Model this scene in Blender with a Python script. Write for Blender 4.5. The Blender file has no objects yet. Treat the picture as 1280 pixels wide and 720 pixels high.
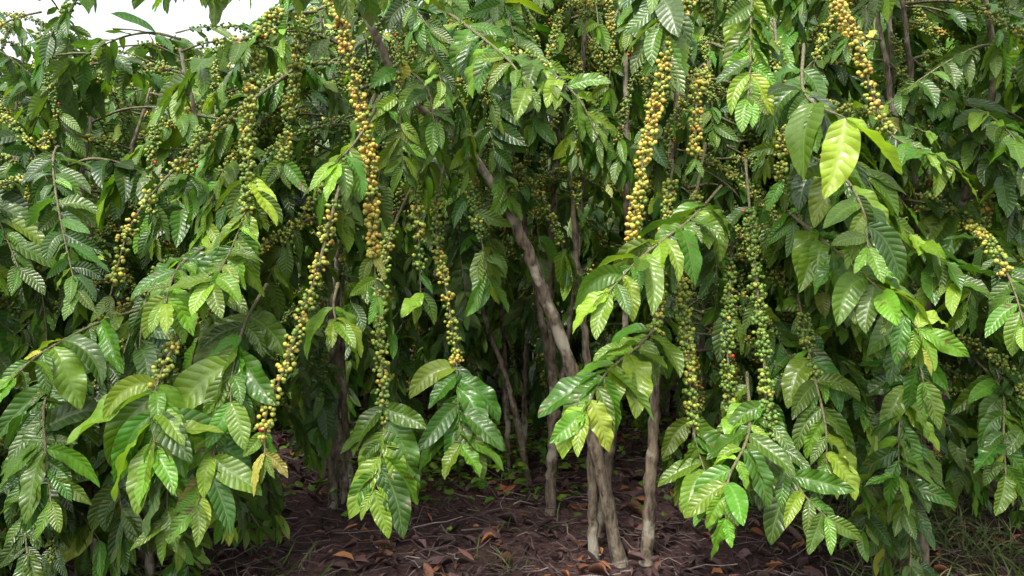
import bpy, math, numpy as np
from mathutils import Vector
rng = np.random.default_rng(11)
UP = np.array([0,0,1.0])
def nrm(v): return v/(np.linalg.norm(v,axis=-1,keepdims=True)+1e-9)

# ------------------------------------------------------------------ materials
def mat(name):
    m=bpy.data.materials.new(name); m.use_nodes=True
    nt=m.node_tree; nt.nodes.clear(); return m,nt
class NB:
    def __init__(s,nt): s.nt=nt
    def n(s,t,**k):
        x=s.nt.nodes.new(t)
        for a,b in k.items(): setattr(x,a,b)
        return x
    def l(s,a,b): s.nt.links.new(a,b)
    def val(s,sock,v):
        if isinstance(v,(int,float)): sock.default_value=v
        elif isinstance(v,(tuple,list)): sock.default_value=v
        else: s.l(v,sock)
    def m(s,op,a,b=0.0,c=None,clamp=False):
        x=s.n('ShaderNodeMath',operation=op,use_clamp=clamp)
        s.val(x.inputs[0],a); s.val(x.inputs[1],b)
        if c is not None: s.val(x.inputs[2],c)
        return x.outputs[0]
    def mix(s,f,a,b,bt='MIX'):
        x=s.n('ShaderNodeMix',data_type='RGBA',blend_type=bt)
        s.val(x.inputs[0],f); s.val(x.inputs[6],a); s.val(x.inputs[7],b)
        return x.outputs[2]
    def ramp(s,f,pts):
        x=s.n('ShaderNodeValToRGB'); e=x.color_ramp.elements
        while len(e)<len(pts): e.new(0.5)
        for i,(p,c) in enumerate(pts):
            e[i].position=p; e[i].color=(*c,1)
        s.l(f,x.inputs[0]); return x.outputs[0]
    def noise(s,scale,detail=4,vec=None,rough=0.6):
        x=s.n('ShaderNodeTexNoise'); x.inputs['Scale'].default_value=scale
        x.inputs['Detail'].default_value=detail; x.inputs['Roughness'].default_value=rough
        if vec is not None: s.l(vec,x.inputs['Vector'])
        return x.outputs[0]

def leaf_material():
    m,nt=mat('coffee_leaf'); b=NB(nt)
    uv=b.n('ShaderNodeUVMap'); uv.uv_map='UVMap'
    sp=b.n('ShaderNodeSeparateXYZ'); b.l(uv.outputs[0],sp.inputs[0])
    at=b.n('ShaderNodeAttribute',attribute_name='Col')
    sc=b.n('ShaderNodeSeparateColor'); b.l(at.outputs['Color'],sc.inputs[0])
    young,rnd,rnd2=sc.outputs[0],sc.outputs[1],sc.outputs[2]
    x=b.m('ABSOLUTE',b.m('MULTIPLY_ADD',sp.outputs[0],2.0,-1.0))
    c=b.m('MULTIPLY',b.m('SUBTRACT',sp.outputs[1],b.m('MULTIPLY',x,0.13)),10.0)
    d=b.m('PINGPONG',c,0.5)
    vein=b.m('SUBTRACT',1.0,b.m('MULTIPLY',d,7.0,clamp=True),clamp=True)
    mid=b.m('SUBTRACT',1.0,b.m('MULTIPLY',x,13.0,clamp=True),clamp=True)
    vm=b.m('MAXIMUM',b.m('MULTIPLY',vein,0.45),mid)
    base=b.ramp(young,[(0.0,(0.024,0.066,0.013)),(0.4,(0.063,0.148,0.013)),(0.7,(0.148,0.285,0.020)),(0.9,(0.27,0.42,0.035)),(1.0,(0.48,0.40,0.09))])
    tc=b.n('ShaderNodeTexCoord')
    nz=b.noise(28,2,tc.outputs['Object'])
    hs=b.n('ShaderNodeHueSaturation')
    b.l(base,hs.inputs['Color'])
    b.l(b.m('MULTIPLY_ADD',rnd2,0.065,0.465),hs.inputs['Hue'])
    b.l(b.m('MULTIPLY_ADD',rnd,0.9,0.55),hs.inputs['Value'])
    col=b.mix(b.m('MULTIPLY',nz,0.4),hs.outputs[0],(0.042,0.075,0.012,1))
    col=b.mix(b.m('MULTIPLY',vm,0.40),col,(0.20,0.30,0.06,1))
    bl=b.m('MULTIPLY',b.m('GREATER_THAN',nz,0.66),b.m('GREATER_THAN',rnd2,0.6))
    col=b.mix(b.m('MULTIPLY',bl,0.6),col,(0.12,0.07,0.02,1))
    geo=b.n('ShaderNodeNewGeometry')
    back=b.mix(0.45,col,(0.13,0.21,0.06,1))
    col2=b.mix(geo.outputs['Backfacing'],col,back)
    h=b.m('SINE',b.m('MULTIPLY',d,3.1416))
    h=b.m('MULTIPLY',h,b.m('MULTIPLY',x,3.0,clamp=True))
    h=b.m('ADD',h,b.m('MULTIPLY',nz,1.4))
    bp=b.n('ShaderNodeBump'); bp.inputs['Strength'].default_value=0.65; bp.inputs['Distance'].default_value=0.0025
    b.l(h,bp.inputs['Height'])
    pr=b.n('ShaderNodeBsdfPrincipled')
    b.l(col2,pr.inputs['Base Color']); b.l(bp.outputs[0],pr.inputs['Normal'])
    b.l(b.m('MULTIPLY_ADD',geo.outputs['Backfacing'],0.3,b.m('MULTIPLY_ADD',nz,0.32,0.15)),pr.inputs['Roughness'])
    pr.inputs['IOR'].default_value=1.5
    tr=b.n('ShaderNodeBsdfTranslucent')
    tcol=b.mix(1.0,col,(1.7,1.75,0.6,1),'MULTIPLY')
    b.l(tcol,tr.inputs['Color'])
    mx=b.n('ShaderNodeMixShader'); mx.inputs[0].default_value=0.32
    b.l(pr.outputs[0],mx.inputs[1]); b.l(tr.outputs[0],mx.inputs[2])
    o=b.n('ShaderNodeOutputMaterial'); b.l(mx.outputs[0],o.inputs[0]); return m

def berry_material():
    m,nt=mat('coffee_cherry'); b=NB(nt)
    at=b.n('ShaderNodeAttribute',attribute_name='Col')
    sc=b.n('ShaderNodeSeparateColor'); b.l(at.outputs['Color'],sc.inputs[0])
    c=b.ramp(sc.outputs[0],[(0.0,(0.09,0.17,0.024)),(0.3,(0.17,0.245,0.034)),(0.55,(0.31,0.32,0.045)),(0.8,(0.48,0.35,0.055)),(0.93,(0.43,0.22,0.05)),(0.98,(0.45,0.03,0.015))])
    hs=b.n('ShaderNodeHueSaturation'); b.l(c,hs.inputs['Color'])
    b.l(b.m('MULTIPLY_ADD',sc.outputs[2],0.6,0.65),hs.inputs['Value'])
    spot=b.m('MULTIPLY',b.m('SUBTRACT',sc.outputs[1],0.35),1.6,clamp=True)
    col=b.mix(spot,hs.outputs[0],(0.07,0.04,0.015,1))
    pr=b.n('ShaderNodeBsdfPrincipled'); b.l(col,pr.inputs['Base Color'])
    pr.inputs['Roughness'].default_value=0.45
    o=b.n('ShaderNodeOutputMaterial'); b.l(pr.outputs[0],o.inputs[0]); return m

def bark_material(name,c1,c2,c3,sx=9):
    m,nt=mat(name); b=NB(nt)
    tc=b.n('ShaderNodeTexCoord'); mp=b.n('ShaderNodeMapping'); mp.inputs['Scale'].default_value=(1,1,0.35)
    b.l(tc.outputs['Object'],mp.inputs[0])
    n1=b.noise(sx*6,6,mp.outputs[0]); n2=b.noise(sx,4,tc.outputs['Object'])
    col=b.ramp(n1,[(0.35,c1),(0.62,c2)])
    f=b.ramp(n2,[(0.52,(0,0,0)),(0.62,(1,1,1))])
    col=b.mix(b.m('MULTIPLY',f,0.65),col,(*c3,1))
    bp=b.n('ShaderNodeBump'); bp.inputs['Strength'].default_value=1.0; bp.inputs['Distance'].default_value=0.009
    b.l(n1,bp.inputs['Height'])
    pr=b.n('ShaderNodeBsdfPrincipled'); b.l(col,pr.inputs['Base Color']); pr.inputs['Roughness'].default_value=0.85
    b.l(bp.outputs[0],pr.inputs['Normal'])
    o=b.n('ShaderNodeOutputMaterial'); b.l(pr.outputs[0],o.inputs[0]); return m

def soil_material():
    m,nt=mat('soil'); b=NB(nt)
    tc=b.n('ShaderNodeTexCoord'); v=tc.outputs['Object']
    n1=b.noise(3,6,v); n2=b.noise(40,6,v)
    c=b.ramp(n2,[(0.3,(0.026,0.013,0.011)),(0.5,(0.068,0.035,0.032)),(0.7,(0.15,0.085,0.078))])
    c2=b.ramp(n1,[(0.35,(0.6,0.5,0.5)),(0.65,(1.0,0.85,0.85))])
    col=b.mix(1.0,c,c2,'MULTIPLY')
    bp=b.n('ShaderNodeBump'); bp.inputs['Distance'].default_value=0.03; b.l(n2,bp.inputs['Height'])
    pr=b.n('ShaderNodeBsdfPrincipled'); b.l(col,pr.inputs['Base Color']); pr.inputs['Roughness'].default_value=0.9
    b.l(bp.outputs[0],pr.inputs['Normal'])
    o=b.n('ShaderNodeOutputMaterial'); b.l(pr.outputs[0],o.inputs[0]); return m

def attr_material(name,pts,rough=0.75,trans=0.0):
    m,nt=mat(name); b=NB(nt)
    at=b.n('ShaderNodeAttribute',attribute_name='Col')
    sc=b.n('ShaderNodeSeparateColor'); b.l(at.outputs['Color'],sc.inputs[0])
    c=b.ramp(sc.outputs[1],pts)
    tc=b.n('ShaderNodeTexCoord')
    col=b.mix(b.m('MULTIPLY',b.noise(50,3,tc.outputs['Object']),0.6),c,(pts[0][1][0]*.6,pts[0][1][1]*.6,pts[0][1][2]*.6,1))
    pr=b.n('ShaderNodeBsdfPrincipled'); b.l(col,pr.inputs['Base Color']); pr.inputs['Roughness'].default_value=rough
    out=pr.outputs[0]
    if trans>0:
        tr=b.n('ShaderNodeBsdfTranslucent'); b.l(col,tr.inputs[0])
        mx=b.n('ShaderNodeMixShader'); mx.inputs[0].default_value=trans
        b.l(out,mx.inputs[1]); b.l(tr.outputs[0],mx.inputs[2]); out=mx.outputs[0]
    o=b.n('ShaderNodeOutputMaterial'); b.l(out,o.inputs[0]); return m

M_LEAF=leaf_material(); M_BERRY=berry_material()
M_STEM=bark_material('branch_bark',(0.07,0.065,0.03),(0.20,0.17,0.09),(0.12,0.16,0.05),30)
M_BARK=bark_material('trunk_bark',(0.032,0.024,0.016),(0.20,0.155,0.105),(0.40,0.37,0.29),8)
M_SOIL=soil_material()
M_LITTER=attr_material('dead_leaf',[(0.0,(0.030,0.016,0.014)),(0.4,(0.085,0.042,0.038)),(0.72,(0.18,0.10,0.095)),(0.86,(0.28,0.10,0.035)),(1.0,(0.45,0.20,0.07))])
M_TWIG=attr_material('dead_twig',[(0.0,(0.05,0.03,0.028)),(0.6,(0.16,0.11,0.105)),(1.0,(0.34,0.27,0.24))])
M_GRASS=attr_material('grass_blade',[(0.0,(0.05,0.10,0.018)),(0.6,(0.11,0.18,0.03)),(1.0,(0.33,0.28,0.13))],0.6,0.3)
BR_MATS=[M_LEAF,M_BERRY,M_STEM]

# ------------------------------------------------------------------ mesh helpers
def merge(parts):
    out={}
    for (v,f,uv,c,mi) in parts:
        if len(v)==0: continue
        k=(mi,f.shape[1]); out.setdefault(k,[[],[],[],[],0]); o=out[k]
        o[0].append(v);o[1].append(f+o[4]);o[2].append(uv);o[3].append(c);o[4]+=len(v)
    return [(np.concatenate(o[0]),np.concatenate(o[1]),np.concatenate(o[2]),np.concatenate(o[3]),k[0]) for k,o in out.items()]
def build(name,parts,mats):
    nv=0; V=[];UV=[];C=[];L=[];S=[];MI=[]; ls=0
    for (v,f,uv,c,mi) in parts:
        if len(v)==0: continue
        V.append(v);UV.append(uv);C.append(c)
        f=f+nv; k=f.shape[1]
        L.append(f.ravel()); S.append(ls+np.arange(len(f))*k); MI.append(np.full(len(f),mi))
        ls+=f.size; nv+=len(v)
    V=np.concatenate(V);UV=np.concatenate(UV);C=np.concatenate(C);L=np.concatenate(L).astype(np.int32)
    S=np.concatenate(S).astype(np.int32);MI=np.concatenate(MI).astype(np.int32)
    me=bpy.data.meshes.new(name)
    me.vertices.add(len(V)); me.vertices.foreach_set('co',V.astype(np.float32).ravel())
    me.loops.add(len(L)); me.loops.foreach_set('vertex_index',L)
    me.polygons.add(len(S)); me.polygons.foreach_set('loop_start',S)
    me.polygons.foreach_set('material_index',MI)
    me.polygons.foreach_set('use_smooth',np.ones(len(S),dtype=bool))
    u=me.uv_layers.new(name='UVMap'); u.data.foreach_set('uv',UV[L].astype(np.float32).ravel())
    ca=me.color_attributes.new('Col','FLOAT_COLOR','POINT'); ca.data.foreach_set('color',C.astype(np.float32).ravel())
    for m in mats: me.materials.append(m)
    me.update(calc_edges=True)
    return me

def leaves(p0,d0,n0,L,W,droop,young,K=8,M=4,corr=False,mi=0,fold=0.22,curl=0.0):
    N=len(p0)
    d=nrm(d0); S=nrm(np.cross(d,n0)); pos=p0.copy()
    s=np.linspace(0,1,K+1)
    w=s**0.62*(1-s)**0.85; w/=w.max(); w=np.maximum(w,0.012)
    cs=[];ns=[];ss=[]
    ph0=rng.uniform(0,6.28,N); tw=rng.normal(size=N)*0.45
    for k in range(K+1):
        n_=np.cross(S,d)
        cs.append(pos.copy()); ns.append(n_); ss.append(S)
        d=nrm(d+droop[:,None]*(-UP)/K + S*(0.16*np.sin(ph0+k*4/K))[:,None]/K*4)
        S=nrm(S+n_*(tw/K)[:,None]); S=nrm(S-d*np.sum(S*d,axis=1,keepdims=True))
        pos=pos+d*(L/K)[:,None]
    cs=np.stack(cs,1);ns=nrm(np.stack(ns,1));SS=np.stack(ss,1)
    t=np.linspace(-1,1,M+1)
    ww=w[None,:,None]*(W/2)[:,None,None]
    fo=rng.uniform(fold*0.3,fold*1.9,N)[:,None,None]
    wv=rng.uniform(0.05,0.28,N)[:,None,None]; ph=rng.uniform(0,6.28,N)[:,None,None]; fr=rng.uniform(1.8,3.4,N)[:,None,None]
    T=t[None,None,:]; Sg=s[None,:,None]
    off=fo*np.abs(T)*ww + curl*(T**2)*ww
    off=off+wv*ww*T**2*np.sin(Sg*6.28*fr+ph+np.sign(T)*1.1)
    if corr:
        c=(Sg-0.13*np.abs(T))*10
        off=off+(np.abs(np.sin(np.pi*c))-0.6)*0.0024*np.minimum(1,np.abs(T)*2.5)*(ww/(ww.max()+1e-9))
    off=off*np.ones((N,K+1,M+1))
    lat=(ww*T)*(1-0.12*np.abs(T)*fo)
    P=cs[:,:,None,:]+SS[:,:,None,:]*lat[...,None]+ns[:,:,None,:]*off[...,None]
    V=P.reshape(-1,3)
    i,j=np.meshgrid(np.arange(K),np.arange(M),indexing='ij')
    a=(i*(M+1)+j).ravel(); q=np.stack([a,a+1,a+M+2,a+M+1],1)
    F=(q[None]+(np.arange(N)*(K+1)*(M+1))[:,None,None]).reshape(-1,4)
    uv=np.stack(np.broadcast_arrays((T+1)/2,Sg),-1)
    UVv=np.broadcast_to(uv,(N,K+1,M+1,2)).reshape(-1,2)
    col=np.ones((N,4)); col[:,0]=young; col[:,1]=rng.random(N); col[:,2]=rng.random(N)
    C=np.repeat(col,(K+1)*(M+1),axis=0)
    return (V,F,UVv,C,mi)

import bmesh
def ico(sub):
    bm=bmesh.new(); bmesh.ops.create_icosphere(bm,subdivisions=sub,radius=1.0)
    v=np.array([x.co[:] for x in bm.verts]); f=np.array([[y.index for y in x.verts] for x in bm.faces]); bm.free()
    return v,f
ICO={1:ico(1),2:ico(2)}
def berries(c,d,r,hue,lod=2):
    N=len(c)
    tv,tf=ICO[lod]; d=nrm(d)
    if lod==1: r=r*1.12
    a=nrm(np.cross(d,rng.normal(size=(N,3)))); b=np.cross(d,a)
    el=rng.uniform(1.0,1.2,N)
    V=(c[:,None,:]+ (tv[None,:,0:1]*a[:,None]+tv[None,:,1:2]*b[:,None]+tv[None,:,2:3]*d[:,None]*el[:,None,None])*r[:,None,None]).reshape(-1,3)
    F=(tf[None]+(np.arange(N)*len(tv))[:,None,None]).reshape(-1,3)
    C=np.ones((N,len(tv),4)); C[:,:,0]=hue[:,None]; C[:,:,1]=((tv[:,2]>0.97)*(1.0 if lod==2 else 0.7))[None,:]; C[:,:,2]=rng.random(N)[:,None]
    return (V,F,np.zeros((len(V),2)),C.reshape(-1,4),1)

def tube(P,R,n=7,mi=2,g=0.5):
    P=np.asarray(P,float); T=nrm(np.gradient(P,axis=0))
    ref=np.array([0.31,0.9,0.12]); A=nrm(np.cross(T,ref)); B=np.cross(T,A)
    an=np.linspace(0,2*np.pi,n,endpoint=False)
    R=np.asarray(R)
    if R.ndim==1: R=R[:,None]*np.ones((1,n))
    V=P[:,None,:]+R[...,None]*(np.cos(an)[None,:,None]*A[:,None]+np.sin(an)[None,:,None]*B[:,None])
    K=len(P); i,j=np.meshgrid(np.arange(K-1),np.arange(n),indexing='ij')
    a=(i*n+j).ravel(); b=(i*n+(j+1)%n).ravel()
    F=np.stack([a,b,b+n,a+n],1)
    C=np.ones((K*n,4)); C[:,1]=g
    return (V.reshape(-1,3),F,np.zeros((K*n,2)),C,mi)

def smooth_path(pts,n=80):
    P=np.asarray(pts,float)
    P=np.vstack([2*P[0]-P[1],P,2*P[-1]-P[-2]]); out=[]
    m=len(P)-3; per=max(4,n//m)
    for k in range(m):
        p0,p1,p2,p3=P[k:k+4]
        for t in np.linspace(0,1,per,endpoint=(k==m-1)):
            out.append(0.5*((2*p1)+(-p0+p2)*t+(2*p0-5*p1+4*p2-p3)*t*t+(-p0+3*p1-3*p2+p3)*t**3))
    return np.array(out)

def branch_parts(path,head,berry=(),leaf=(0.5,1.0),L=0.2,sp=0.055,hero=False,young=0.35,tipyoung=0.5,
                 bn=15,br=0.0073,stem=0.006,sparse=0.25,droop=1.2,tiplen=1.0,tippair=None,yel=0,lod=None):
    P=smooth_path(path,80 if hero else 24); seg=np.linalg.norm(np.diff(P,axis=0),axis=1); cum=np.concatenate([[0],np.cumsum(seg)]); tot=cum[-1]
    def at(s):
        d=s*tot; p=np.array([np.interp(d,cum,P[:,i]) for i in range(3)])
        e=min(tot,d+0.02); f=max(0,d-0.02)
        q=np.array([np.interp(e,cum,P[:,i]) for i in range(3)])-np.array([np.interp(f,cum,P[:,i]) for i in range(3)])
        return p,q/(np.linalg.norm(q)+1e-9)
    parts=[tube(P,np.linspace(stem,stem*0.4,len(P))*(1+0.12*rng.normal(size=len(P))),6 if hero else 4)]
    head=np.array(head,float); head/=np.linalg.norm(head)
    BC=[];BD=[];BR=[];BH=[]
    for (a,b2,hue) in berry:
        s=a
        while s<b2:
            p,T=at(s)
            n=int(rng.integers(int(bn*0.55),int(bn*1.3)+1))
            if rng.random()<0.09: n=int(n*0.3)
            A=nrm(np.cross(T,np.array([0.3,0.5,0.81]))); B=np.cross(T,A)
            hn=hue+rng.normal()*0.12
            for k in range(n):
                an=k*2.399+rng.uniform(-.3,.3); rad=rng.uniform(0.9,3.0)*br*(0.75+0.35*(n/bn)); ax=rng.normal()*0.010
                o=A*math.cos(an)+B*math.sin(an)
                BC.append(p+o*rad*1.05+T*ax); BD.append(o+T*rng.normal()*0.4+rng.normal(size=3)*.15)
                BR.append(br*rng.uniform(0.65,1.08)); h=np.clip(hn+rng.normal()*0.16,0,0.88)
                if rng.random()<0.003: h=0.98
                BH.append(h)
            s+=rng.uniform(0.028,0.043)/tot
    if BC: parts.append(berries(np.array(BC),np.array(BD),np.array(BR),np.array(BH),2 if hero else 1))
    p0=[];d0=[];n0=[];LL=[];DR=[];YG=[]
    s=0.12
    while s<1.0:
        p,T=at(s)
        full=leaf[0]<=s<=leaf[1]
        if full or rng.random()<sparse:
            h=np.abs(T[2]); U=nrm(UP*(1-h*0.8)+head*h*1.0)
            side=nrm(np.cross(T,U)); 
            for sg in (-1,1):
                if rng.random()<(0.10 if full else 0.45): continue
                rel=(s-leaf[0])/(1.001-leaf[0]) if full else 0
                p0.append(p); d0.append(side*sg*0.85+T*rng.uniform(0.2,0.9)+rng.normal(size=3)*0.28+np.array([0,0,-0.1]))
                n0.append(U+rng.normal(size=3)*0.42+side*sg*0.15)
                LL.append(L*rng.uniform(0.5,1.2)*(1-0.30*max(0,rel-0.75)/0.25*tiplen)); DR.append(droop*rng.uniform(0.2,2.0))
                YG.append(np.clip(young+rng.normal()*0.16+ (tipyoung-young)*max(0,rel)**3,0.03,0.86) if rng.random()>0.006 else 0.95)
        s+=sp*rng.uniform(0.8,1.2)/tot
    p,T=at(1.0); h=np.abs(T[2]); U=nrm(UP*(1-h*0.8)+head*h); side=nrm(np.cross(T,U))
    for sg in (-1,1):
        p0.append(p); d0.append(T*1.0+side*sg*0.45+rng.normal(size=3)*0.08); n0.append(U+rng.normal(size=3)*.15)
        LL.append(L*rng.uniform(0.5,0.8) if tippair is None else tippair); DR.append(droop*0.5)
        YG.append(min(0.84,tipyoung+0.1) if tippair is None else 0.80)
    for i in range(yel): YG[int(rng.integers(len(YG)))]=0.98
    p0=np.array(p0);d0=np.array(d0);n0=np.array(n0);LL=np.array(LL);DR=np.array(DR);YG=np.array(YG)
    W=LL*rng.uniform(0.29,0.44,len(LL))
    if tippair is not None:
        W[-2:]=LL[-2:]*0.42
        if tippair>0.2:
            d0[-2]=np.array([-0.20,-0.30,-0.85]); d0[-1]=np.array([0.62,-0.30,-0.55])
            n0[-2]=np.array([-0.55,-0.8,0.4]); n0[-1]=np.array([0.35,-0.6,0.8]); DR[-2:]=0.6; LL[-1]*=0.9
    K,M=(40,6) if hero else (7,4)
    if lod: K,M=lod
    parts.append(leaves(p0,d0,n0,LL,W,DR,YG,K,M,corr=hero))
    return merge(parts)

def add(name,me,parent=None,loc=(0,0,0),rot=(0,0,0),sc=1.0):
    o=bpy.data.objects.new(name,me); bpy.context.scene.collection.objects.link(o)
    o.location=loc; o.rotation_euler=rot; o.scale=(sc,)*3 if isinstance(sc,(int,float)) else sc
    if parent: o.parent=parent
    return o

# ------------------------------------------------------------------ generic branch library (array form)
def arc(tot,a0,a1,pw,dy,n=14):
    p=np.zeros(3); pts=[p.copy()]
    for i in range(n):
        s=(i+1)/n; ang=a0+(a1-a0)*s**pw; yaw=dy*s
        p=p+np.array([math.cos(ang)*math.cos(yaw),math.cos(ang)*math.sin(yaw),math.sin(ang)])*tot/n; pts.append(p.copy())
    return pts[::2]
LIB=[];LIBLEAF=[];HANG=[];LOW=[]
for k in range(26):
    leafy=k>=12
    pts=arc(rng.uniform(0.75,1.2),rng.uniform(-0.1,0.7),rng.uniform(-1.55,-1.2) if k%3 else rng.uniform(-1.0,-0.4),rng.uniform(.5,.9),rng.uniform(-.5,.5))
    b=() if leafy and k%2 else ((0.12,0.45 if leafy else 0.72,rng.uniform(0.05,0.42)),)
    pr=branch_parts(pts,(1,0,0.2),berry=b,leaf=(0.22 if leafy else 0.55,1.0),L=rng.uniform(0.12,0.20),sp=0.036,bn=14,
        young=rng.uniform(0.12,0.44),tipyoung=rng.uniform(0.35,0.7),sparse=0.3,droop=rng.uniform(0.8,1.5))
    (LIBLEAF if leafy else LIB).append(pr)
for k in range(8):
    pts=arc(rng.uniform(0.6,0.95),rng.uniform(-0.5,0.1),-1.55,0.4,rng.uniform(-.4,.4))
    HANG.append(branch_parts(pts,(1,0,0.2),berry=((0.12,rng.uniform(0.75,0.9),rng.uniform(0.08,0.48)),),leaf=(0.82,1.0),L=0.16,sp=0.03,bn=16,
        young=0.42,tipyoung=0.6,sparse=0.12,droop=1.3))
for k in range(10):
    pts=arc(rng.uniform(0.85,1.25),rng.uniform(0.0,0.6),rng.uniform(-1.5,-0.8),0.6,rng.uniform(-.5,.5))
    b=((0.12,0.65,rng.uniform(0.05,0.42)),) if k%2 else ()
    LOW.append(branch_parts(pts,(1,0,0.2),berry=b,leaf=(0.5 if k%2 else 0.2,1.0),L=rng.uniform(.14,.2),sp=0.04,bn=8,br=0.0092,
        young=rng.uniform(0.12,0.42),tipyoung=rng.uniform(0.35,0.65),sparse=0.3,droop=1.2,lod=(5,2)))
def pick(leafy,hang=0.15):
    r=rng.random()
    L=HANG if r<hang else (LIBLEAF if r<hang+(1-hang)*leafy else LIB)
    return L[int(rng.integers(len(L)))]
def place(parts,lib,loc,rx,ry,rz,s,dark=0.0):
    cx,sx=math.cos(rx),math.sin(rx); cy,sy=math.cos(ry),math.sin(ry); cz,sz=math.cos(rz),math.sin(rz)
    R=np.array([[cz,-sz,0],[sz,cz,0],[0,0,1]])@np.array([[cy,0,sy],[0,1,0],[-sy,0,cy]])@np.array([[1,0,0],[0,cx,-sx],[0,sx,cx]])
    Mx=R.T*s; dv=rng.uniform(-0.14,0.14)
    for (v,f,uv,c,mi) in lib:
        if mi==0:
            c=c.copy(); m=c[:,0]<0.9; c[m,0]=np.clip(c[m,0]+dv-dark,0.02,0.86); c[:,2]=(c[:,2]+dv*7)%1.0
        elif mi==1:
            c=c.copy(); m=c[:,0]<0.9; c[m,0]=np.clip(c[m,0]+dv*0.8,0.0,0.88)
        parts.append((v@Mx+np.array(loc),f,uv,c,mi))

def trunk_parts(paths,mi=0):
    parts=[]
    for pts,r0,r1 in paths:
        P=smooth_path(pts,60); n=len(P); P=P+rng.normal(size=P.shape)*0.003
        base=np.linspace(r0,r1,n); base[:3]*=np.array([1.25,1.12,1.05])
        R=base[:,None]*(1+0.09*rng.normal(size=(n,1))+0.06*rng.normal(size=(n,10)))
        parts.append(tube(P,R,10,mi))
    return merge(parts)
def trunk_mesh(paths): return build('trunk_mesh',trunk_parts(paths),[M_BARK])
def stems_for(H,stems):
    paths=[]
    for i in range(stems):
        a=rng.uniform(0,6.28); r=rng.uniform(0.05,0.16); r2=r+rng.uniform(0.05,0.3)
        paths.append(([(r*math.cos(a),r*math.sin(a),-0.03),(r*1.3*math.cos(a)+rng.normal()*.04,r*1.3*math.sin(a),H*.35),(r2*math.cos(a+.3),r2*math.sin(a+.3),H*.65),(r2*1.1*math.cos(a),r2*1.1*math.sin(a),H*.9)],rng.uniform(0.018,0.027),0.006))
    return paths

def coffee_tree(x,y,H,nb,zmin=0.6,az=None,stems=4,zpow=0.9,leafy=0.55,hang=0.12,sc=(0.78,1.1),dark=0.0):
    e=bpy.data.objects.new('coffee_tree',None); bpy.context.scene.collection.objects.link(e); e.location=(x,y,0)
    paths=stems_for(H,stems)
    add('trunk',trunk_mesh(paths),e); parts=[]
    for i in range(nb):
        z=zmin+(H-zmin)*rng.random()**zpow
        a=rng.uniform(0,2*math.pi)
        if az is not None and not az(a,z): continue
        pth=smooth_path(paths[int(rng.integers(stems))][0],40); k=np.argmin(np.abs(pth[:,2]-z)); bp=pth[k]
        s=rng.uniform(*sc)*(1.0-0.25*max(0,(z-zmin)/(H-zmin)-0.7)/0.3)
        if z<0.7: s*=0.7
        place(parts,pick(leafy,hang if z>1.2 else 0),(bp[0],bp[1],z),rng.normal()*0.18,rng.normal()*0.2-0.05,a,s,dark)
    add('crown',build('crown',merge(parts),BR_MATS),e)
    return e

def row_tree_mesh(H,nb,zmin):
    paths=stems_for(H,4); parts=trunk_parts(paths,3)
    for i in range(nb):
        z=zmin+(H-zmin)*rng.random()**0.95; a=rng.uniform(0,6.28)
        pth=smooth_path(paths[int(rng.integers(4))][0],40); bp=pth[np.argmin(np.abs(pth[:,2]-z))]
        place(parts,LOW[int(rng.integers(len(LOW)))],(bp[0],bp[1],z),rng.normal()*.15,rng.normal()*.15,a,rng.uniform(.85,1.2)*(0.7 if z<0.7 else 1))
    return build('row_tree',merge(parts),BR_MATS+[M_BARK])
ROW=[row_tree_mesh(3.0,115,0.3) for k in range(3)]

# ------------------------------------------------------------------ main tree
main=bpy.data.objects.new('coffee_tree',None); bpy.context.scene.collection.objects.link(main)
trunks=[
 ([(0.47,3.35,-0.03),(0.36,3.3,0.48),(0.25,3.25,0.85),(0.13,3.2,1.18),(0.03,3.15,1.43),(-0.10,3.1,1.65),(-0.27,3.0,1.82),(-0.43,2.95,2.0),(-0.56,2.9,2.32)],0.031,0.014),
 ([(0.355,3.42,-0.03),(0.345,3.42,0.52),(0.32,3.48,1.0),(0.27,3.5,1.6),(0.33,3.5,2.5)],0.024,0.009),
 ([(0.575,3.35,-0.03),(0.60,3.35,0.66),(0.63,3.35,1.4),(0.72,3.25,2.5)],0.031,0.012),
 ([(0.40,3.65,-0.03),(0.47,3.62,0.6),(0.52,3.6,1.2),(0.5,3.6,2.4)],0.025,0.010),
 ([(0.19,3.95,-0.03),(0.205,3.95,0.61),(0.19,3.95,1.4),(0.3,4.0,2.6)],0.030,0.010),
 ([(0.205,3.95,0.7),(0.10,3.9,1.25),(0.02,3.85,1.7),(-0.1,3.8,2.3)],0.018,0.008),
 ([(0.22,3.95,0.5),(0.30,3.95,1.1),(0.36,3.95,1.7)],0.015,0.008),
 ([(0.10,4.5,-0.03),(0.0,4.5,0.5),(-0.18,4.5,1.05),(-0.42,4.4,1.9)],0.020,0.010),
 ([(-0.02,4.7,-0.03),(-0.05,4.7,0.8),(-0.12,4.7,1.9)],0.018,0.010),
 ([(0.07,4.8,-0.03),(0.09,4.8,0.9),(0.16,4.8,1.9)],0.018,0.010),
]
add('trunk',trunk_mesh(trunks),main)
def B(path,head=(0,-1,0.15),**k):
    k.setdefault('hero',True)
    add('fruiting_branch',build('hero_branch',branch_parts(path,head,**k),BR_MATS),main)
B([(-0.24,3.0,2.48),(-0.52,2.6,2.36),(-0.54,2.5,2.15),(-0.475,2.5,1.85),(-0.44,2.48,1.65),(-0.425,2.45,1.40),(-0.41,2.42,1.23)],berry=((0.2,0.93,0.60),),leaf=(0.92,1),sparse=0.0,bn=26,L=0.12,yel=1,tipyoung=0.6)
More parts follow.
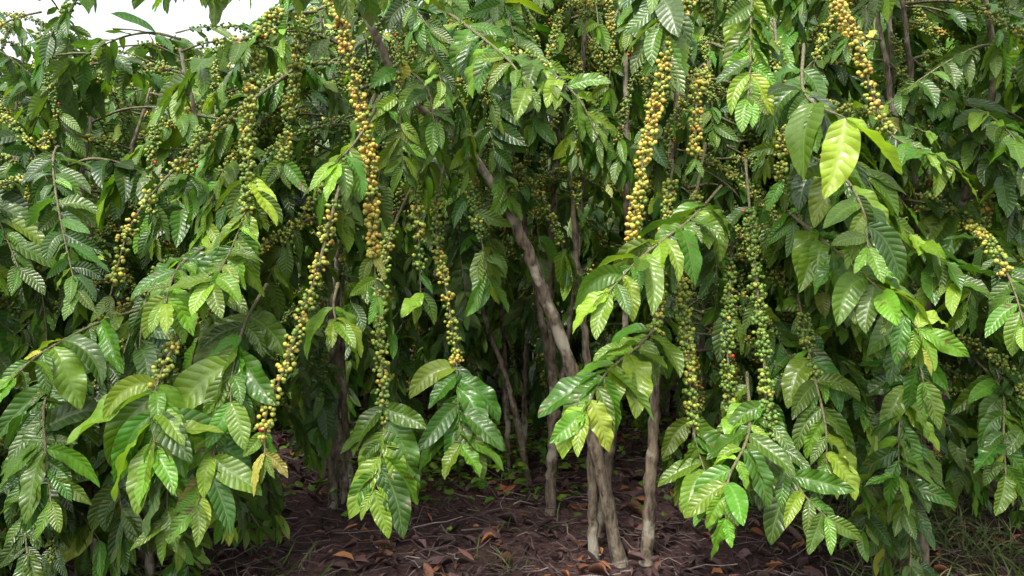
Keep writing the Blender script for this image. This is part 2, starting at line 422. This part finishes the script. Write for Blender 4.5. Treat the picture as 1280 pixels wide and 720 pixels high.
B([(-0.30,3.0,1.75),(-0.43,2.8,1.40),(-0.43,2.6,1.14),(-0.41,2.5,0.95),(-0.40,2.45,0.79),(-0.42,2.4,0.64)],berry=((0.3,0.86,0.34),),leaf=(0.80,1),sparse=0.0,bn=15,L=0.2,sp=0.026,tipyoung=0.6)
B([(-0.72,3.0,2.24),(-0.81,2.7,2.13),(-0.82,2.6,1.97),(-0.835,2.55,1.78),(-0.82,2.5,1.55),(-0.83,2.4,1.40),(-0.86,2.3,1.28)],berry=((0.2,0.80,0.40),),leaf=(0.68,1),sparse=0.0,bn=30,L=0.17,sp=0.024,young=0.54,tipyoung=0.65)
B([(-0.75,2.9,2.2),(-0.72,2.75,2.05),(-0.74,2.7,1.85),(-0.76,2.66,1.65)],berry=((0.1,1.0,0.34),),leaf=(0.95,1),sparse=0.0,bn=24,L=0.14)
B([(-0.78,2.9,2.01),(-0.945,2.7,1.805),(-1.09,2.6,1.63),(-1.21,2.55,1.45),(-1.26,2.5,1.225)],berry=((0.22,0.97,0.43),),leaf=(0.97,1),sparse=0.05,bn=15,L=0.13)
B([(-0.49,2.9,1.92),(-0.53,2.6,1.66),(-0.59,2.45,1.33),(-0.636,2.4,1.16),(-0.667,2.3,1.01),(-0.70,2.25,0.905),(-0.69,2.2,.80)],berry=((0.42,0.97,0.48),),leaf=(0.93,1),sparse=0.0,bn=13,L=0.14,yel=2,stem=0.007)
B([(-0.25,3.1,1.77),(-0.28,2.95,1.46),(-0.235,2.85,1.23),(-0.20,2.8,1.01),(-0.184,2.7,0.86),(-0.17,2.6,0.73)],berry=((0.2,0.74,0.45),),leaf=(0.74,1),sparse=0.0,bn=14,L=0.22,sp=0.028,tippair=0.13,tipyoung=0.45)
B([(-0.35,3.0,2.1),(-0.36,2.85,1.8),(-0.33,2.8,1.5),(-0.32,2.8,1.2)],berry=((0.1,0.9,0.3),),leaf=(0.9,1),sparse=0.1,bn=14,L=0.15)
B([(0.70,2.9,2.33),(0.55,2.7,2.13),(0.47,2.6,1.87),(0.395,2.5,1.575),(0.355,2.45,1.27)],berry=((0.12,1.0,0.60),),leaf=(1.1,1.2),sparse=0.0,bn=19,L=0.12)
B([(1.0,2.8,2.35),(1.05,2.6,2.13),(1.11,2.55,1.935),(1.16,2.5,1.74),(1.24,2.4,1.66)],berry=((0.15,0.85,0.64),),leaf=(0.8,1),sparse=0.05,bn=17,L=0.16)
B([(0.6,3.0,1.7),(0.52,2.75,1.35),(0.50,2.7,1.2),(0.47,2.6,1.02)],berry=((0.15,1.0,0.38),),leaf=(1.1,1),sparse=0.1,bn=20,L=0.14)
B([(0.72,3.0,1.76),(0.58,2.7,1.29),(0.566,2.55,1.04),(0.575,2.5,0.80),(0.60,2.4,0.66)],berry=((0.2,0.86,0.30),),leaf=(0.82,1),sparse=0.05,bn=22,L=0.19,sp=0.028)
B([(0.84,2.9,1.69),(0.79,2.6,1.32),(0.79,2.5,1.075),(0.80,2.45,0.81),(0.85,2.35,0.67),(0.92,2.3,0.59)],berry=((0.2,0.8,0.15),),leaf=(0.70,1),sparse=0.05,bn=23,L=0.18,sp=0.026)
B([(0.77,2.8,1.4),(0.72,2.65,1.08),(0.715,2.6,0.83),(0.70,2.55,0.72)],berry=((0.1,0.92,0.15),),leaf=(0.85,1),sparse=0.05,bn=23,L=0.17,sp=0.028)
B([(0.72,2.95,2.05),(0.63,2.75,1.9),(0.61,2.68,1.67)],berry=((0.25,1.0,0.56),),leaf=(1.1,1),sparse=0.0,bn=19,L=0.13)
B([(0.95,2.95,2.2),(0.93,2.8,1.9),(0.92,2.75,1.6)],berry=((0.2,1.0,0.42),),leaf=(1.1,1),sparse=0.2,bn=17,L=0.15)
# leafy shoots
B([(0.97,2.7,2.05),(0.86,2.4,1.86),(0.84,2.25,1.78),(0.875,2.12,1.72)],leaf=(0.3,0.88),sp=0.05,sparse=0,L=0.22,tippair=0.23,young=0.26,tipyoung=0.36,droop=1.8)
B([(0.77,2.6,2.38),(0.72,2.45,2.1),(0.69,2.35,1.90),(0.67,2.3,1.80)],leaf=(0.1,1),sp=0.024,sparse=0,L=0.14,young=0.60,tipyoung=0.64,droop=1.8)
B([(0.78,3.0,1.60),(0.58,2.6,1.47),(0.38,2.35,1.35),(0.27,2.25,1.25)],leaf=(0.25,1),sp=0.038,sparse=0.3,L=0.2,young=0.52,tipyoung=0.65,droop=1.5)
B([(0.61,2.9,1.17),(0.4,2.5,1.07),(0.27,2.3,1.01),(0.2,2.2,0.92)],leaf=(0.2,1),sp=0.042,sparse=0.3,L=0.2,young=0.5,tipyoung=0.65,droop=1.4)
B([(0.95,2.8,1.51),(0.98,2.4,1.36),(1.03,2.2,1.25),(1.10,2.15,1.16)],leaf=(0.25,1),sp=0.04,sparse=0.2,L=0.2,young=0.46,tipyoung=0.6)
B([(0.95,2.9,1.75),(1.0,2.5,1.62),(1.0,2.3,1.5),(0.98,2.2,1.38)],leaf=(0.3,1),sp=0.045,sparse=0.2,L=0.19,young=0.42,tipyoung=0.55,droop=1.6)
B([(1.04,2.9,1.2),(0.98,2.6,1.0),(0.97,2.45,0.84),(0.96,2.4,0.72)],berry=((0.2,0.6,0.15),),leaf=(0.4,1),sp=0.045,L=0.18,young=0.42,tipyoung=0.5)
B([(1.15,2.9,1.45),(1.15,2.55,1.3),(1.2,2.4,1.15),(1.22,2.35,0.98)],leaf=(0.2,1),sp=0.042,sparse=0.2,L=0.19,young=0.4,tipyoung=0.5,droop=1.4)
B([(0.8,2.7,0.95),(0.72,2.4,0.82),(0.62,2.25,0.72),(0.60,2.2,0.62)],leaf=(0.4,1),sp=0.04,L=0.16,young=0.48,tipyoung=0.6)
B([(-1.04,2.75,1.24),(-1.00,2.35,1.09),(-1.0,2.2,.95),(-0.95,2.1,.84)],berry=((0.3,0.76,0.42),),leaf=(0.72,1),sp=0.022,sparse=0.05,L=0.235,bn=14,young=0.55,tipyoung=0.65)
B([(-0.83,2.7,1.25),(-0.82,2.45,1.15),(-0.81,2.3,1.03),(-0.80,2.25,0.94)],leaf=(0.35,1),sp=0.042,L=0.22,young=0.42,tipyoung=0.55)
B([(-1.23,2.8,1.18),(-1.35,2.6,1.13),(-1.42,2.4,1.06),(-1.45,2.3,1.0)],leaf=(0.25,1),sp=0.045,L=0.19,young=0.5,tipyoung=0.6)
B([(-0.9,2.5,1.0),(-0.86,2.3,0.88),(-0.84,2.2,0.76),(-0.86,2.15,0.68)],leaf=(0.3,1),sp=0.036,L=0.17,young=0.58,tipyoung=0.7,yel=1)
B([(-1.0,2.7,1.4),(-1.0,2.4,1.32),(-0.98,2.25,1.22)],leaf=(0.25,1),sp=0.045,L=0.17,young=0.55,tipyoung=0.65)
B([(-0.45,2.8,1.9),(-0.46,2.45,1.72),(-0.50,2.3,1.62)],leaf=(0.75,1),sp=0.04,sparse=0.05,L=0.2,young=0.6,tipyoung=0.65,droop=1.6)
B([(-0.6,2.75,1.25),(-0.56,2.5,1.20),(-0.52,2.35,1.16)],leaf=(0.6,1),sp=0.05,sparse=0.1,L=0.2,young=0.6,tipyoung=0.65,droop=1.8)
B([(-0.24,3.0,2.24),(-0.10,2.6,2.05),(0.0,2.4,1.92),(0.04,2.3,1.83)],leaf=(0.2,1),sp=0.05,L=0.17,young=0.52,tipyoung=0.6,droop=1.6)
B([(-0.2,3.1,2.1),(0.05,2.9,2.05),(0.22,2.8,1.9),(0.3,2.8,1.75)],berry=((0.2,0.6,0.4),),leaf=(0.45,1),L=0.17,young=0.45)
B([(-0.55,2.95,1.95),(-0.38,2.8,1.98),(-0.28,2.65,1.9),(-0.25,2.6,1.78)],leaf=(0.35,1),L=0.16,sp=0.04,young=0.4,tipyoung=0.5,droop=1.6)
# low dark skirts at either side
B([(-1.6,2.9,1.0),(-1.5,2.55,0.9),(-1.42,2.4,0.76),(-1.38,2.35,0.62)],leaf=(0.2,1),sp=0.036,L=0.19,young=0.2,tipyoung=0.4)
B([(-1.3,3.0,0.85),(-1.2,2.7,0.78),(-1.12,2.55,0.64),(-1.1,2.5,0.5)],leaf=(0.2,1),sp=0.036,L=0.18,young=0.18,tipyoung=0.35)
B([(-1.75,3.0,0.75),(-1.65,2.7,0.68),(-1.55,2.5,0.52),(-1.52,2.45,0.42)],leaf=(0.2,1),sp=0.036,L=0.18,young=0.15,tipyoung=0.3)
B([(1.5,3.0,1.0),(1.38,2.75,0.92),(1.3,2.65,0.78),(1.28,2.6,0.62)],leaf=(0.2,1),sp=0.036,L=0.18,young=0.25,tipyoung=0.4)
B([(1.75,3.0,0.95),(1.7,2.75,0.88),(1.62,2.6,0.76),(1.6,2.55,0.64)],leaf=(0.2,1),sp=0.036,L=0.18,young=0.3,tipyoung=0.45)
PI=math.pi; CP=[]
def crown(bases,n,z0,z1,alo,ahi,leafy=0.5,hang=0.2,s=(0.72,1.0)):
    for i in range(n):
        b=bases[int(rng.integers(len(bases)))]; z=rng.uniform(z0,z1); a=rng.uniform(alo,ahi)
        place(CP,pick(leafy,hang),(b[0]+rng.normal()*.08,b[1]+rng.normal()*.08,z),rng.normal()*.18,rng.normal()*.18-0.05,a,rng.uniform(*s))
crown([(-0.5,3.0),(0.0,3.5),(0.3,3.5),(0.7,3.3),(-0.2,3.6)],66,2.2,2.9,0,2*PI,0.45,0.3)
crown([(0.3,3.9),(-0.3,4.2),(0.1,4.2)],58,1.5,2.9,0.0,2*PI,0.4,0.3)
crown([(0.72,3.2),(0.85,3.2)],44,1.3,2.2,-1.3,0.6,0.5,0.25)
crown([(0.80,3.2)],24,0.9,1.4,-1.2,0.5,0.55)
crown([(-0.6,3.0),(-0.7,3.2)],26,1.5,2.2,PI-0.6,PI+1.2,0.35,0.3)
crown([(-0.5,3.05),(-0.3,3.1),(-0.1,3.3),(0.3,3.5),(0.7,3.2),(0.9,3.1)],30,1.8,2.45,0,2*PI,0.3,1.0)
crown([(0.0,4.9),(0.6,4.9),(-0.5,4.9)],48,0.85,2.0,0,2*PI,0.6,0.1)
add('crown',build('crown',merge(CP),BR_MATS),main)

# ------------------------------------------------------------------ neighbours and plantation rows
coffee_tree(-1.6,3.3,2.35,110,zmin=0.4,hang=0.22,leafy=0.5,dark=0.05)
coffee_tree(-0.95,4.2,2.7,60,zmin=0.8,az=lambda a,z: z>1.3 or (1.6<a<5.0))
coffee_tree(-2.3,3.0,2.2,100,zmin=0.3,leafy=0.65,zpow=1.2,dark=0.1)
coffee_tree(-3.1,4.4,2.75,95,zmin=0.35,dark=0.08)
coffee_tree(1.75,3.4,2.95,125,zmin=0.4,leafy=0.6,hang=0.15,dark=0.05)
coffee_tree(2.8,4.1,3.0,105,zmin=0.3,leafy=0.6,dark=0.05)
coffee_tree(1.25,4.9,3.3,75,zmin=0.5)
for (x,y,H) in [(-4.6,5.6,3.0),(-2.6,5.8,2.85),(-1.2,5.9,3.3),(0.1,6.3,3.7),(1.3,6.2,3.7),(2.5,6.0,3.6),(4.1,5.6,3.6),
                (-5.8,7.8,3.3),(-3.8,8.0,3.2),(-2.2,7.6,3.1),(-0.6,7.8,4.0),(0.9,7.9,4.2),(2.4,7.9,4.2),(4.0,8.0,4.2),(5.8,7.8,4.2),
                (-8,11,3.9),(-5.5,11,3.8),(-3,11.2,3.6),(-0.8,11.4,4.6),(1.6,11.2,4.8),(4,11,4.8),(6.5,11,4.8)]:
    s=H/3.0; add('coffee_tree',ROW[int(rng.integers(3))],None,(x,y,0),(0,0,rng.uniform(0,6.28)),(1.1,1.1,s))
ov=bpy.data.objects.new('coffee_tree',None); bpy.context.scene.collection.objects.link(ov); ov.location=(-2.4,2.3,0)
add('trunk',trunk_mesh([([(0,0,-.03),(0.05,0,.9),(0.2,-.1,1.6),(0.4,-.2,2.2)],0.03,0.014),([(0.1,0.1,-.03),(0.0,0.1,.9),(0,0.1,2.0)],0.025,0.014)]),ov)
for P in ([(0.4,-0.2,2.1),(0.9,-0.5,2.10),(1.4,-0.75,1.99),(1.9,-0.8,1.90)],[(0.3,-0.2,2.0),(0.8,-0.6,2.0),(1.3,-0.8,1.92)],[(0.3,-0.1,2.05),(1.0,-0.3,2.14),(1.7,-0.4,2.08),(2.2,-0.4,1.99)]):
    add('branch',build('overhang',branch_parts(P,(1,0,0.3),leaf=(0.3,1),L=0.14,sp=0.03,hero=True,young=0.6,tipyoung=0.65,droop=2.6),BR_MATS),ov)
parts=[]
for i in range(24):
    z=rng.uniform(0.3,1.9); place(parts,pick(0.5,0.1),(0.05,0,z),0,0.1,rng.uniform(0.9,5.0),0.8,0.1)
add('crown',build('crown',merge(parts),BR_MATS),ov)

# ------------------------------------------------------------------ ground
def gz(x,y): return 0.018*np.sin(x*2.1+1)*np.cos(y*1.7)+0.012*np.sin(x*5.3+y*3.1)
xs=np.concatenate([[-300,-80,-30],np.linspace(-12,12,161),[30,80,300]]); ys=np.concatenate([[-100,-20],np.linspace(-3,16,141),[40,100,400]])
X,Y=np.meshgrid(xs,ys,indexing='ij'); Z=gz(X,Y)+0.006*rng.normal(size=X.shape)
V=np.stack([X,Y,Z],-1).reshape(-1,3); n2=len(ys)
i,j=np.meshgrid(np.arange(len(xs)-1),np.arange(n2-1),indexing='ij'); a=(i*n2+j).ravel()
F=np.stack([a,a+n2,a+n2+1,a+1],1)
add('ground',build('ground',[(V,F,np.zeros((len(V),2)),np.ones((len(V),4)),0)],[M_SOIL]))
def scatter(n,x0,x1,y0,y1):
    x=rng.uniform(x0,x1,n); y=y0+(y1-y0)*rng.random(n)**1.3; return np.stack([x,y,gz(x,y)],1)
N=6500; p=scatter(N,-3.2,3.4,2.2,7.5); p[:,2]+=rng.uniform(0.002,0.035,N)
a=rng.uniform(0,6.28,N); d=np.stack([np.cos(a),np.sin(a),rng.normal(size=N)*0.2],1); nn=UP+rng.normal(size=(N,3))*0.6
L=rng.uniform(0.03,0.11,N)
lit=leaves(p,d,nn,L,L*rng.uniform(0.2,0.5,N),rng.uniform(-0.9,0.7,N),np.zeros(N),5,2,fold=1.2)
lit[3][:,1]=np.clip(lit[3][:,1]**1.3,0,1)
parts=[lit]
for k in range(3000):
    q=scatter(1,-3,3.2,2.3,6.5)[0]; a=rng.uniform(0,6.28); l=rng.uniform(0.05,0.3)
    dd=np.array([math.cos(a),math.sin(a),rng.normal()*0.08]); q[2]+=rng.uniform(0.01,0.05)
    parts.append(tube(np.array([q,q+dd*l*.35+rng.normal(size=3)*.012,q+dd*l*.7+rng.normal(size=3)*.015,q+dd*l]),np.linspace(0.003,0.0015,4)*rng.uniform(0.6,1.5),4,1,rng.random()))
add('leaf_litter',build('litter',merge(parts),[M_LITTER,M_TWIG]))
def tuft(cx,cy,n,h,parts,spread=0.08,dry=0.4):
    p=np.stack([cx+rng.normal(size=n)*spread,cy+rng.normal(size=n)*spread,np.zeros(n)],1); p[:,2]=gz(p[:,0],p[:,1])-0.01
    d=UP+rng.normal(size=(n,3))*np.array([.45,.45,.1]); L=rng.uniform(0.5,1.1,n)*h
    g=leaves(p,d,rng.normal(size=(n,3))+np.array([0,-1,0]),L,np.full(n,0.007),rng.uniform(0.5,2.5,n),np.zeros(n),6,2,fold=0.3)
    g[3][:,1]=np.clip(g[3][:,1]*0.6+dry*g[3][:,2],0,1); parts.append(g)
parts=[]
for k in range(120): tuft(rng.uniform(1.35,2.7),rng.uniform(2.9,4.6),int(rng.integers(10,26)),0.22,parts,0.08,0.6)
for k in range(16): tuft(rng.uniform(-1.6,-0.95),rng.uniform(3.05,3.6),16,0.16,parts,0.05,0.5)
for k in range(22): tuft(rng.uniform(-0.9,1.2),rng.uniform(3.2,4.8),9,0.12,parts,0.05,0.5)
add('grass',build('grass',merge(parts),[M_GRASS]))
N=1500; cx=np.concatenate([rng.normal(-0.35,0.4,N//2),rng.normal(0.1,1.1,N-N//2)]); cy=np.concatenate([rng.normal(4.8,0.4,N//2),rng.normal(5.2,0.6,N-N//2)])
p=np.stack([cx,cy,gz(cx,cy)+rng.uniform(0.02,0.24,N)],1); a=rng.uniform(0,6.28,N)
L=rng.uniform(0.03,0.08,N)
add('weeds',build('weeds',[leaves(p,np.stack([np.cos(a),np.sin(a),0.3+0*a],1),UP+rng.normal(size=(N,3))*.3,L,L*0.6,rng.uniform(0,1,N),rng.uniform(0.4,0.75,N),6,2)],[M_LEAF]))

# ------------------------------------------------------------------ light, sky, camera
sc=bpy.context.scene
w=bpy.data.worlds.new('World'); sc.world=w; w.use_nodes=True; nt=w.node_tree
bg=nt.nodes['Background']; sky=nt.nodes.new('ShaderNodeTexSky'); sky.sky_type='NISHITA'; sky.sun_disc=False
EL=math.radians(58); AZ=math.radians(205)
sky.sun_elevation=EL; sky.sun_rotation=AZ; sky.dust_density=5.0; sky.air_density=1.0
hs=nt.nodes.new('ShaderNodeHueSaturation'); hs.inputs['Saturation'].default_value=0.3; hs.inputs['Value'].default_value=3.0
nt.links.new(sky.outputs[0],hs.inputs['Color']); nt.links.new(hs.outputs[0],bg.inputs[0]); bg.inputs[1].default_value=0.15
sd=bpy.data.lights.new('sun','SUN'); sd.energy=3.4; sd.angle=math.radians(10); sd.color=(1,0.95,0.84)
so=bpy.data.objects.new('sun',sd); sc.collection.objects.link(so)
S=Vector((math.sin(AZ)*math.cos(EL),math.cos(AZ)*math.cos(EL),math.sin(EL)))
so.rotation_euler=S.to_track_quat('Z','Y').to_euler(); so.location=(0,0,8)
cd=bpy.data.cameras.new('camera'); cd.lens=28.1; cd.sensor_width=36; cd.clip_end=1000
co=bpy.data.objects.new('camera',cd); sc.collection.objects.link(co); co.location=(0,0,1.4); co.rotation_euler=(math.radians(90-3.43),0,0)
sc.camera=co
sc.view_settings.view_transform='Standard'; sc.view_settings.look='None'; sc.view_settings.exposure=0
